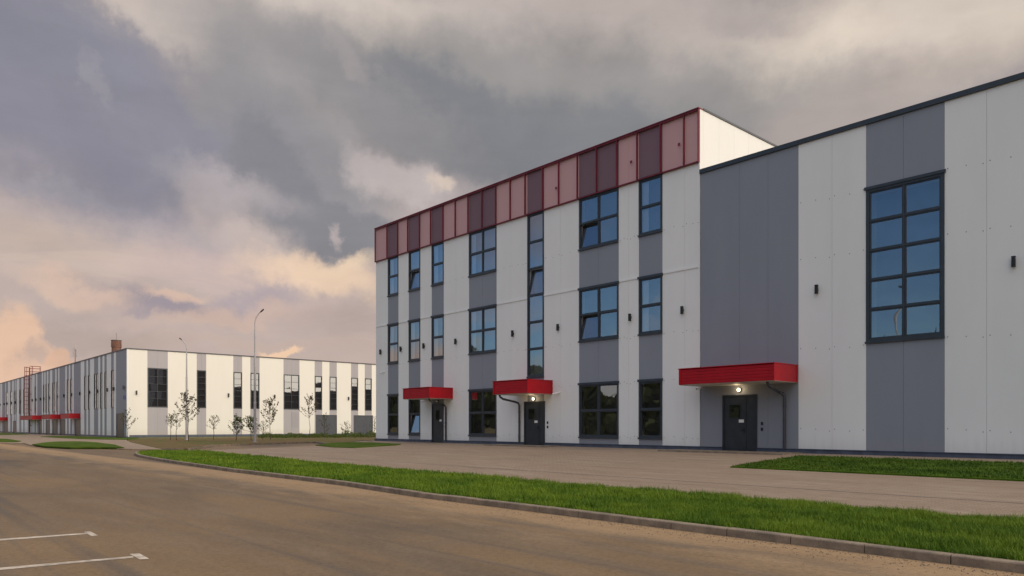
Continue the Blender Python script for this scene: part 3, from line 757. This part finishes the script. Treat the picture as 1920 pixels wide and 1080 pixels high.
# ------------------------------------------------------------------ hall on the right
hall = empty('production_hall', (-8, DP, 0), 'lower grey and white hall joined to the right end of the office block', 'building')
HR = 14.0; HT = 11.42
hx = px(1387, 1440, 1497, 1560, 1624, 1694, 1771, 1850)
big = (hx[4]-.07, hx[6]+.02, 3.88, 9.17); d3 = px(1355, 1420)
st = [(XR+.03, hx[2], 'g', [hx[0], hx[1]]), (hx[2], hx[4], 'w', [hx[3]]), (hx[4], hx[6], 'g', [hx[5]])]
x = hx[6]; st.append((x, x+4.8, 'w', [hx[7], x+2.4, x+3.6])); st.append((x+4.8, x+7.2, 'g', [x+6.0])); st.append((x+7.2, HR, 'w', [x+8.4+1.2*i for i in range(11) if x+8.4+1.2*i < HR-.3]))
op = [(hx[4], hx[6], 3.88, 9.17), (d3[0], d3[1], -.1, 2.22)]
wall(TF, st, op, .14, HT, hall, M['white'], M['grey'], rows=(.85, 3.80, 7.1, 9.2))
window(TF, hx[4], hx[6], 3.88, 9.17, 2, 5, hall, fw=.11, deep=.9)
h_ = MB(); h_.box(TF, (XR+.01, -.3, HT), (HR, .07, HT+.17)); h_.box(frameS(HR), (DP+.3, -.3, HT), (DP+120, .07, HT+.17)); h_.build('coping', M['frame'], hall)
h_ = MB(); h_.box(TF, (XR+.01, -.3, -.4), (d3[0], .05, .12)); h_.box(TF, (d3[1], -.3, -.4), (HR, .05, .12)); h_.box(TF, (XR+.01, 0, .12), (d3[0], .09, .145)); h_.box(TF, (d3[1], 0, .12), (HR, .09, .145)); h_.build('plinth', M['plinth'], hall)
h_ = MB(); h_.box(I, (XR+.05, DP+.24, 11.0), (HR-.25, DP+120, 11.2)); h_.box(I, (XR+.05, DP+120, 0), (HR, DP+120.2, HT)); h_.box(I, (XR+.04, DP+30.4, 0), (XR+.24, DP+120, HT)); h_.build('roof', M['trim'], hall)
h_ = MB(); y = DP+.226
while y < DP+119: h_.box(frameS(HR), (y, -.22, .0), (y+1.19, 0, HT)); y += 1.2
h_.build('side_cladding', M['white'], hall)
for p_ in (1533, 1902): wall_lamp(TF, FX(p_), 5.95, hall, .95)
wall_lamp(TF, 0.5, 5.95, hall, 1.15)
door(TF, d3[0], d3[1], -.02, 2.22, hall, split=d3[1]-.47, glassbox=(d3[0]+.28, d3[0]+.82, 1.28, 1.85), paper=(d3[1]-.80, d3[1]-.58, 1.12, 1.24), handle=(d3[1]-.56, .82))
canopy(TF, -17.26, -13.21, 2.61, 3.26, 1.70, hall)
globe(TF, FX(1387), FZ(1387, 731), hall)
downpipe(TF, FX(1437, 24.7), 1.45, 2.60, FX(1473), .12, hall)
camera_unit(TF, XR+.1, FZ(1316, 727), hall, .12)
ic = MB()
for z_ in (1.08, .86): ic.box(TF, (FX(1429)-.04, 0, z_-.06), (FX(1429)+.04, .03, z_+.06))
ic.build('intercom', M['black'], hall)

# ------------------------------------------------------------------ far building
LX = -101.8; FT = 10.7; FB = -.42; DL = 26.2
far = empty('far_building', (LX, DL, -.53), 'long low white and grey striped building across the side road', 'building')
TL = frameF(DL); TR = frameS(LX)
zx = lambda q: FX(q/6.0, DL)
grey = [(1305, 1420, []), (1250, 1280, [1]), (1175, 1200, [1]), (1128, 1152, [1]), (1058, 1105, [2]), (990, 1013, [1]), (948, 972, [1]), (830, 908, []),
        (790, 812, [1]), (752, 775, [1]), (668, 735, []), (636, 655, [1]), (588, 622, [2]), (543, 562, [1]), (513, 528, [1]), (486, 498, [1]), (420, 470, []),
        (390, 405, [1]), (314, 336, [1]), (262, 276, [1]), (217, 240, [2]), (175, 187, [1]), (155, 167, [1]), (115, 137, [1]), (67, 90, [1]), (25, 60, [])]
gs = sorted([(zx(a), zx(b), w_) for a, b, w_ in grey])
lst = []; u = -240.0
while u < gs[0][0]-4: lst.append((u, u+2.2, 'w', [])); lst.append((u+2.2, u+4.2, 'g', [])); u += 4.2
ops = []; fwins = []
for a, b, w_ in gs:
    lst.append((u, a, 'w', [])); lst.append((a, b, 'g', [])); u = b
    if w_: ops.append((a, b, 3.32, 8.42)); fwins.append((a, b, w_[0]))
lst.append((u, LX, 'w', []))
ldoors = [(zx(1312), zx(1395), 2.6)] + [(zx(a), zx(b), 2.0) for a, b in ((850, 905), (682, 736), (592, 640), (517, 560), (440, 470), (150, 185), (45, 88))]
for a, b, z in ldoors: ops.append((a, b, -.6, z))
wall(TL, lst, ops, FB, FT, far, M['white'], M['grey'], screws=False)
for a, b, c in fwins: window(TL, a, b, 3.32, 8.42, c, 5, far, glass='glass_far', fw=.12, simple=True, cap=False)
for a, b, z in ldoors: door(TL, a, b, -.5, z, far)
for a, b in ((765, 908), (548, 690), (305, 473), (-60, 88)):
    ua, ub = zx(a)+2.5, zx(b); canopy(TL, ua, ub-.3, 2.1, 2.85, 1.5, far)
for q in (1402, 1288, 1215, 1107, 1016, 907, 812, 728, 652, 562, 500, 463, 412, 370, 238, 182, 137, 88, 53, 7): wall_lamp(TL, zx(q), 5.85, far, 1.5)
# side facing the road
YS = lambda p: SY(p, LX)
sg = [(276.5, 314.5, 2, 1), (369, 386.5, 1, 1), (437.5, 454, 1, 1), (469.5, 486.5, 1, 1), (531.7, 561.4, 2, 1), (590, 604, 1, 1), (617.8, 631.4, 1, 1), (658.3, 671.4, 1, 1), (684, 697, 1, 1), (722, 736, 1, 1), (752, 772, 2, 1)]
sst = []; u = DL+.225; sop = []; sw_ = []
for a, b, c, _ in sg:
    a, b = YS(a), YS(b); sst.append((u, a, 'w', [])); sst.append((a, b, 'g', [(a+b)/2])); u = b; sop.append((a, b, 3.36, 8.46)); sw_.append((a, b, c))
sst.append((u, 105, 'w', []))
gates = [(YS(592), YS(631.5)), (YS(663), YS(699))]
for a, b in gates: sop.append((a, b, -.6, 2.62))
wall(TR, sst, sop, FB, FT, far, M['cream'], M['lilac'], screws=False)
for a, b, c in sw_: window(TR, a, b, 3.36, 8.46, c, 6 if c == 1 else 5, far, glass='glass_far', fw=.14, simple=True, cap=False)
def gate(T, a, b, z1):
    m = MB(); m.box(T, (a, -.1, -.5), (a+.08, .04, z1)); m.box(T, (b-.08, -.1, -.5), (b, .04, z1)); m.box(T, (a+.08, -.1, z1-.08), (b-.08, .04, z1))
    c = (a+b)/2; m.box(T, (a+.08, -.06, -.48), (c-.01, -.02, z1-.08)); m.box(T, (c+.01, -.06, -.48), (b-.08, -.02, z1-.08))
    for u0, u1 in ((a+.08, c-.01), (c+.01, b-.08)):
        for k in range(1, 6): uu = u0+(u1-u0)*k/6; m.box(T, (uu-.01, -.02, -.46), (uu+.01, -.008, z1-.1))
    m.build('gate', M['trim'], far)
for a, b in gates: gate(TR, a, b, 2.62)
for p_ in (255.5, 346.7, 428, 514.5, 582, 653): wall_lamp(TR, YS(p_), 5.2, far, 1.5)
v = MB(); a, b = YS(547), YS(560)
for k in range(9): z_ = .85+k*.25; v.box(TR, (a, .001, z_), (b, .05, z_+.17))
v.build('vent_grille', M['lilac'], far)
cp = MB(); cp.box(TL, (-240, -.3, FT), (LX+.06, .07, FT+.14)); cp.box(TR, (DL+.3, -.3, FT), (105, .07, FT+.14)); cp.build('coping', M['trim'], far)
cp = MB(); us_ = sorted(ldoors); e0 = -240
for a, b, z in us_: cp.box(TL, (e0, -.3, -.8), (a, .05, FB-.001)); cp.box(TL, (e0, 0, FB-.0), (a, .08, FB+.10)); e0 = b
cp.box(TL, (e0, -.3, -.8), (LX+.06, .05, FB-.001)); cp.box(TL, (e0, 0, FB), (LX+.06, .08, FB+.10))
e0 = DL+.3
for a, b in gates+[(105, 105)]:
    cp.box(TR, (e0, -.3, -.8), (a, .05, FB-.001)); cp.box(TR, (e0, 0, FB), (a, .08, FB+.22)); e0 = b
cp.build('plinth', M['plinth'], far)
cp = MB(); cp.box(I, (-240, DL+.3, 10.2), (LX-.3, 105, 10.3)); cp.build('roof', M['trim'], far)
sg_ = MB(); u_ = FX(233.5, DL); sg_.box(TL, (u_-.55, 0, 4.35), (u_+.45, .03, 4.85)); sg_.build('address_plate', M['blue'], far)
# caged escape ladder
ld = MB(); ux = FX(58.5, DL); RED = M['redframe']
for du in (-.35, .35): ld.box(TL, (ux+du-.05, .22, -.3), (ux+du+.05, .32, 12.2))
z = 0.0
while z < 12: ld.box(TL, (ux-.35, .25, z), (ux+.35, .29, z+.05)); z += .35
z = 2.6
while z < 12.4:
    ld.tube([TL(ux-.35, .3, z), TL(ux-.40, .75, z), TL(ux-.2, 1.05, z), TL(ux+.2, 1.05, z), TL(ux+.40, .75, z), TL(ux+.35, .3, z)], .035, 5); z += .8
for du, n in ((-.4, .75), (-.2, 1.05), (.2, 1.05), (.4, .75)): ld.tube([TL(ux+du, n, 2.6), TL(ux+du, n, 12.3)], .03, 5)
for z in (1, 4, 7, 10): ld.box(TL, (ux-.4, 0, z), (ux+.4, .22, z+.08))
for du in (-.4, .4):
    for z in (11.4, 12.0, 12.45): ld.tube([TL(ux+du, .25, z), TL(ux+du, -1.5, z)], .035, 5)
    for n in (-.2, -1.5): ld.tube([TL(ux+du, n, 10.8), TL(ux+du, n, 12.45)], .04, 5)
ld.box(TL, (ux-.4, -1.5, 10.95), (ux+.4, .2, 11.0))
ld.build('escape_ladder', mat('ladder_red', (.19, .02, .02), .5), far)
dm = MB(); 
for p_, r in ((28, 1.0),): dm.ball((FX(p_, 34), 34, 10.6), 1.5, sq=(1.5, 1.5, .9), sg=16, rg=8)
dm.build('roof_dome', M['whitep'], far, True)

# ------------------------------------------------------------------ things behind the far building
def at_depth(p_, dep): k = (p_-CX)/F; return (dep*(FW[0]+k*RT[0]), dep*(FW[1]+k*RT[1]))
cx_, cy_ = at_depth(218.2, 170)
ch = empty('brick_chimney', (cx_, cy_, -.6), 'short round red brick chimney behind the far building roof', 'chimney')
zt = 1+(798-639)/F*170
m = MB(); m.tube([(cx_, cy_, -.6), (cx_, cy_, zt-1.6), (cx_, cy_, zt-1.5), (cx_, cy_, zt)], [1.25, .98, 1.10, 1.05], 20); m.build('shaft', M['brick'], ch)
m = MB(); m.tube([(cx_, cy_, zt), (cx_, cy_, zt+.12)], 1.12, 20); m.tube([(cx_, cy_, zt+.1), (cx_, cy_, zt+1.8)], .035, 6); m.build('cap', M['trim'], ch)
cx_, cy_ = at_depth(141, 190); zt = 1+(798-648)/F*190; zm = 1+(798-665)/F*190
an = empty('antenna_mast', (cx_, cy_, -.6), 'thin telecom mast with panel antennas beyond the far building', 'mast')
m = MB(); m.tube([(cx_, cy_, -.6), (cx_, cy_, zt)], [.28, .07], 8); m.build('pole', mat('mast_paint', (.3, .1, .07), .6), an)
m = MB(); rx, ry = RT
for d_, z0_, z1_ in ((-.45, zm-.6, zt-.4), (.45, zm-.7, zt-1.0), (.0, zt-.9, zt+.2)):
    m.tube([(cx_+rx*d_, cy_+ry*d_, z0_), (cx_+rx*d_, cy_+ry*d_, z1_)], .13, 6)
for z_ in (zm-.4, zm+.4, zt-1.2): m.tube([(cx_-rx*.5, cy_-ry*.5, z_), (cx_+rx*.5, cy_+ry*.5, z_)], .04, 5)
m.build('antenna', M['galv'], an)

# street lamps
def street_lamp(p_, base_y, top_y, arm, label, pos=None):
    if pos: x, y, H, A_ = pos; z = -.65
    else:
        x, y = GP(p_, base_y, .1); z = ground(x, y)+.09; dep = FW[0]*x+FW[1]*y; H = 1+(798-top_y)/F*dep-z; A_ = abs(arm)/F*dep
    e = empty('street_lamp', (x, y, z), label, 'street lamp', 'galvanised street lamps on the side road')
    m = MB(); m.tube([(x, y, z), (x, y, z+H*.30), (x, y, z+H*.301), (x, y, z+H*.62), (x, y, z+H*.621), (x, y, z+H*.85)], [.125, .12, .105, .10, .08, .07], 12)
    m.box(I, (x-.22, y-.22, z-.05), (x+.22, y+.22, z+.03)); m.build('post', M['galv'], e, False)
    s = 1 if arm > 0 else -1
    P_ = lambda d, zz: (x+RT[0]*d*s, y+RT[1]*d*s, zz)
    m = MB(); m.tube([P_(0, z+H*.84), P_(0, z+H*.90), P_(A_*.05, z+H*.92), P_(A_*.16, z+H*.94), P_(A_*.32, z+H*.956), P_(A_*.52, z+H*.972), P_(A_*.72, z+H*.986)], [.055, .052, .05, .048, .046, .044, .042], 8); m.build('arm', M['galv'], e)
    m = MB(); a = Vector(P_(A_*.66, z+H*.980)); b = Vector(P_(A_*1.02, z+H*1.0)); n = Vector((-RT[1], RT[0], 0))*.14
    up = Vector((0, 0, .09)); mid = (a+b)/2
    pts = [a-n*.5, mid-n, b-n*.7, b+n*.7, mid+n, a+n*.5]
    m.prism([p-up*.5 for p in pts], up); m.build('lamp_head', M['black'], e)
    return e
street_lamp(350, 824.5, 634, -13, 'street lamp with arm to the left between two saplings, the farther one')
street_lamp(478, 829, 580, 16, 'taller nearer street lamp with dark head on arm to the right')

street_lamp(0, 0, 0, -1, 'street lamp across the road, mirrored in the tall window of the hall', (-21.3, -6, 12.3, 1.2))

# saplings
def sapling(p_, base_y, top_y, wpx, leaf, nleaf, label, name='young_tree', lr=.10, low=.32, twigs=16, seed=0, cat='tree', group='young trees planted in the soil bed'):
    rnd = random.Random(seed); x, y = GP(p_, base_y, .09); z = ground(x, y)+.08; dep = FW[0]*x+FW[1]*y
    H = 1+(798-top_y)/F*dep-z; Wd = wpx/F*dep/2
    e = empty(name, (x, y, z), label, cat, group)
    m = MB(); B = Vector((x, y, z)); tips = []
    lean = Vector((rnd.uniform(-.04, .04), rnd.uniform(-.04, .04), 0))*H
    tr = [B+Vector((rnd.uniform(-.02, .02), rnd.uniform(-.02, .02), 0))*H+lean*t+Vector((0, 0, H*t)) for t in (0, .25, .5, .75, .97)]; tr[0] = B-Vector((0, 0, .1))
    m.tube(tr, [.034+.003*H, .03, .022, .015, .006], 6)
    for i in range(twigs):
        t = low+(0.92-low)*(i+rnd.random()*.8)/twigs; k = min(3, int(t/.25)); base = tr[k].lerp(tr[k+1], min(1, (t-.25*k)/.25))
        a = i*2.4+rnd.uniform(-.5, .5); rr = Wd*(1.0 if t < .55 else max(.15, 1-(t-.55)*1.9))*rnd.uniform(.6, 1.05)
        up = H*rnd.uniform(.14, .30)*(1.2-t*.6)
        d = Vector((math.cos(a), math.sin(a), 0)); q1 = base+d*rr*.45+Vector((0, 0, up*.35)); q2 = base+d*rr*.85+Vector((0, 0, up*.8)); q3 = base+d*rr+Vector((rnd.uniform(-.1, .1), rnd.uniform(-.1, .1), up*1.15))
        m.tube([base, q1, q2, q3], [.02, .014, .009, .004], 4); tips += [(q1, q2), (q2, q3), (q2, q3), (base.lerp(q1, .5), q1)]
        for j in range(3):
            s0 = q1.lerp(q3, rnd.random()); s1 = s0+Vector((rnd.uniform(-1, 1), rnd.uniform(-1, 1), rnd.uniform(.1, 1.2)))*rr*.32
            m.tube([s0, s1], [.008, .003], 3); tips.append((s0, s1))
    tips += [(tr[3], tr[4])]*3
    m.build('trunk', M['bark'], e)
    c = MB()
    for i in range(int(nleaf*.3)):
        a_, b_ = rnd.choice(tips); p = a_.lerp(b_, rnd.random()**.7)+Vector((rnd.gauss(0, 1), rnd.gauss(0, 1), rnd.gauss(0, 1)))*.07
        r = lr*.85*rnd.uniform(.5, 1.25); u_ = Vector((rnd.gauss(0, 1), rnd.gauss(0, 1), rnd.gauss(0, 1))).normalized(); v_ = u_.orthogonal().normalized()
        c.quad([p-u_*r, p+v_*r*.55, p+u_*r, p-v_*r*.55])
    c.build('crown', M[leaf], e)
    return e
sapling(239, 826.5, 770, 34, 'leaf_olive', 420, 'sparse sapling beside the dark door at the far building corner', seed=1, twigs=10)
sapling(319, 825, 776, 26, 'leaf_olive', 700, 'leftmost thin olive sapling of the pair in front of the wide grey stripe', seed=2, lr=.09, low=.4, twigs=12)
sapling(331, 825.5, 773, 34, 'leaf_olive', 420, 'second thin olive sapling, just left of the farther street lamp', seed=3, lr=.09, low=.35, twigs=12)
sapling(354, 827, 740, 50, 'leaf_dark', 900, 'tallest dark leaved young tree just right of the farther street lamp', seed=4, lr=.13, low=.38, twigs=22)
sapling(400, 824, 780, 38, 'leaf_olive', 500, 'airy sapling in front of the white wall between both street lamps', seed=5, lr=.09, low=.35, twigs=12)
sapling(443, 826, 781, 26, 'leaf_green', 1300, 'bushy green sapling just left of the nearer street lamp', seed=6, lr=.11, low=.2, twigs=16)
sapling(471, 826, 783, 40, 'leaf_green', 1500, 'bushy green sapling standing behind the nearer street lamp', seed=7, lr=.11, low=.3, twigs=18)
sapling(493, 824, 788, 30, 'leaf_olive', 420, 'low thin sapling close to the right of the nearer street lamp', seed=8, lr=.08, low=.25, twigs=12)
sapling(507, 824, 749, 42, 'leaf_dark', 1000, 'dark leaved young tree in front of the white wall right of the nearer lamp', seed=9, lr=.13, low=.34, twigs=22)
sapling(580, 821.5, 743, 42, 'leaf_dark', 620, 'dark leaved young tree with bare stem left of the wide grey gate', seed=10, lr=.13, low=.42, twigs=20)
sapling(608, 821, 778, 24, 'leaf_olive', 600, 'dim sapling in front of the left grey gate', seed=11, lr=.08, low=.25, twigs=12)
sapling(648, 820, 792, 26, 'leaf_olive', 450, 'short leafy sapling on the white wall between the two grey gates', seed=12, lr=.09, low=.2, twigs=12)
sapling(702, 820, 782, 24, 'leaf_olive', 300, 'thin sapling right of the second gate beside the office block corner', seed=13, lr=.09, low=.3, twigs=10)

def hedge():
    c = MB(); rnd = random.Random(3)
    for i in range(5500):
        p_ = rnd.uniform(486, 722); y_ = rnd.uniform(818.5, 821.5)-(p_-486)*.004
        x, y = GP(p_, y_, .09); h = (.55+.35*math.sin(p_*.21)*math.sin(p_*.083+1))*(1.5 if p_ > 640 else 1)
        zz = ground(x, y)+.1+rnd.random()**1.2*max(.25, h)*.7
        p = Vector((x+rnd.gauss(0, .2), y+rnd.gauss(0, .2), zz)); r = rnd.uniform(.05, .11)
        u_ = Vector((rnd.gauss(0, .6), rnd.gauss(0, .6), rnd.gauss(0, 1.2))).normalized(); v_ = u_.orthogonal().normalized()
        c.quad([p-u_*r, p+v_*r*.5, p+u_*r, p-v_*r*.5])
    tag(c.build('hedge', M['leaf_green']), 'low loose row of young green hedge plants before the gates', 'hedge', 'stuff')
hedge()

# woodland far behind the camera, seen mirrored in the ground floor windows
def woodland():
    c = MB(); rnd = random.Random(5)
    for i in range(26000):
        a = rnd.uniform(-330, 60); h = 15+3*math.sin(a*.07)+2*math.sin(a*.23+1)+1.5*math.sin(a*.61); b = -95+8*math.sin(a*.03)
        p = Vector((a, b+rnd.uniform(-6, 6), -.8+rnd.random()**.8*max(2.5, h))); r = rnd.uniform(.7, 2.1)
        u_ = Vector((rnd.gauss(0, 1), rnd.gauss(0, 1), rnd.gauss(0, 1))).normalized(); v_ = u_.orthogonal().normalized()
        c.quad([p-u_*r, p+v_*r, p+u_*r, p-v_*r])
    tag(c.build('woodland', M['wood']), 'dark line of far trees mirrored in the ground floor windows', 'woodland', 'stuff')
woodland()
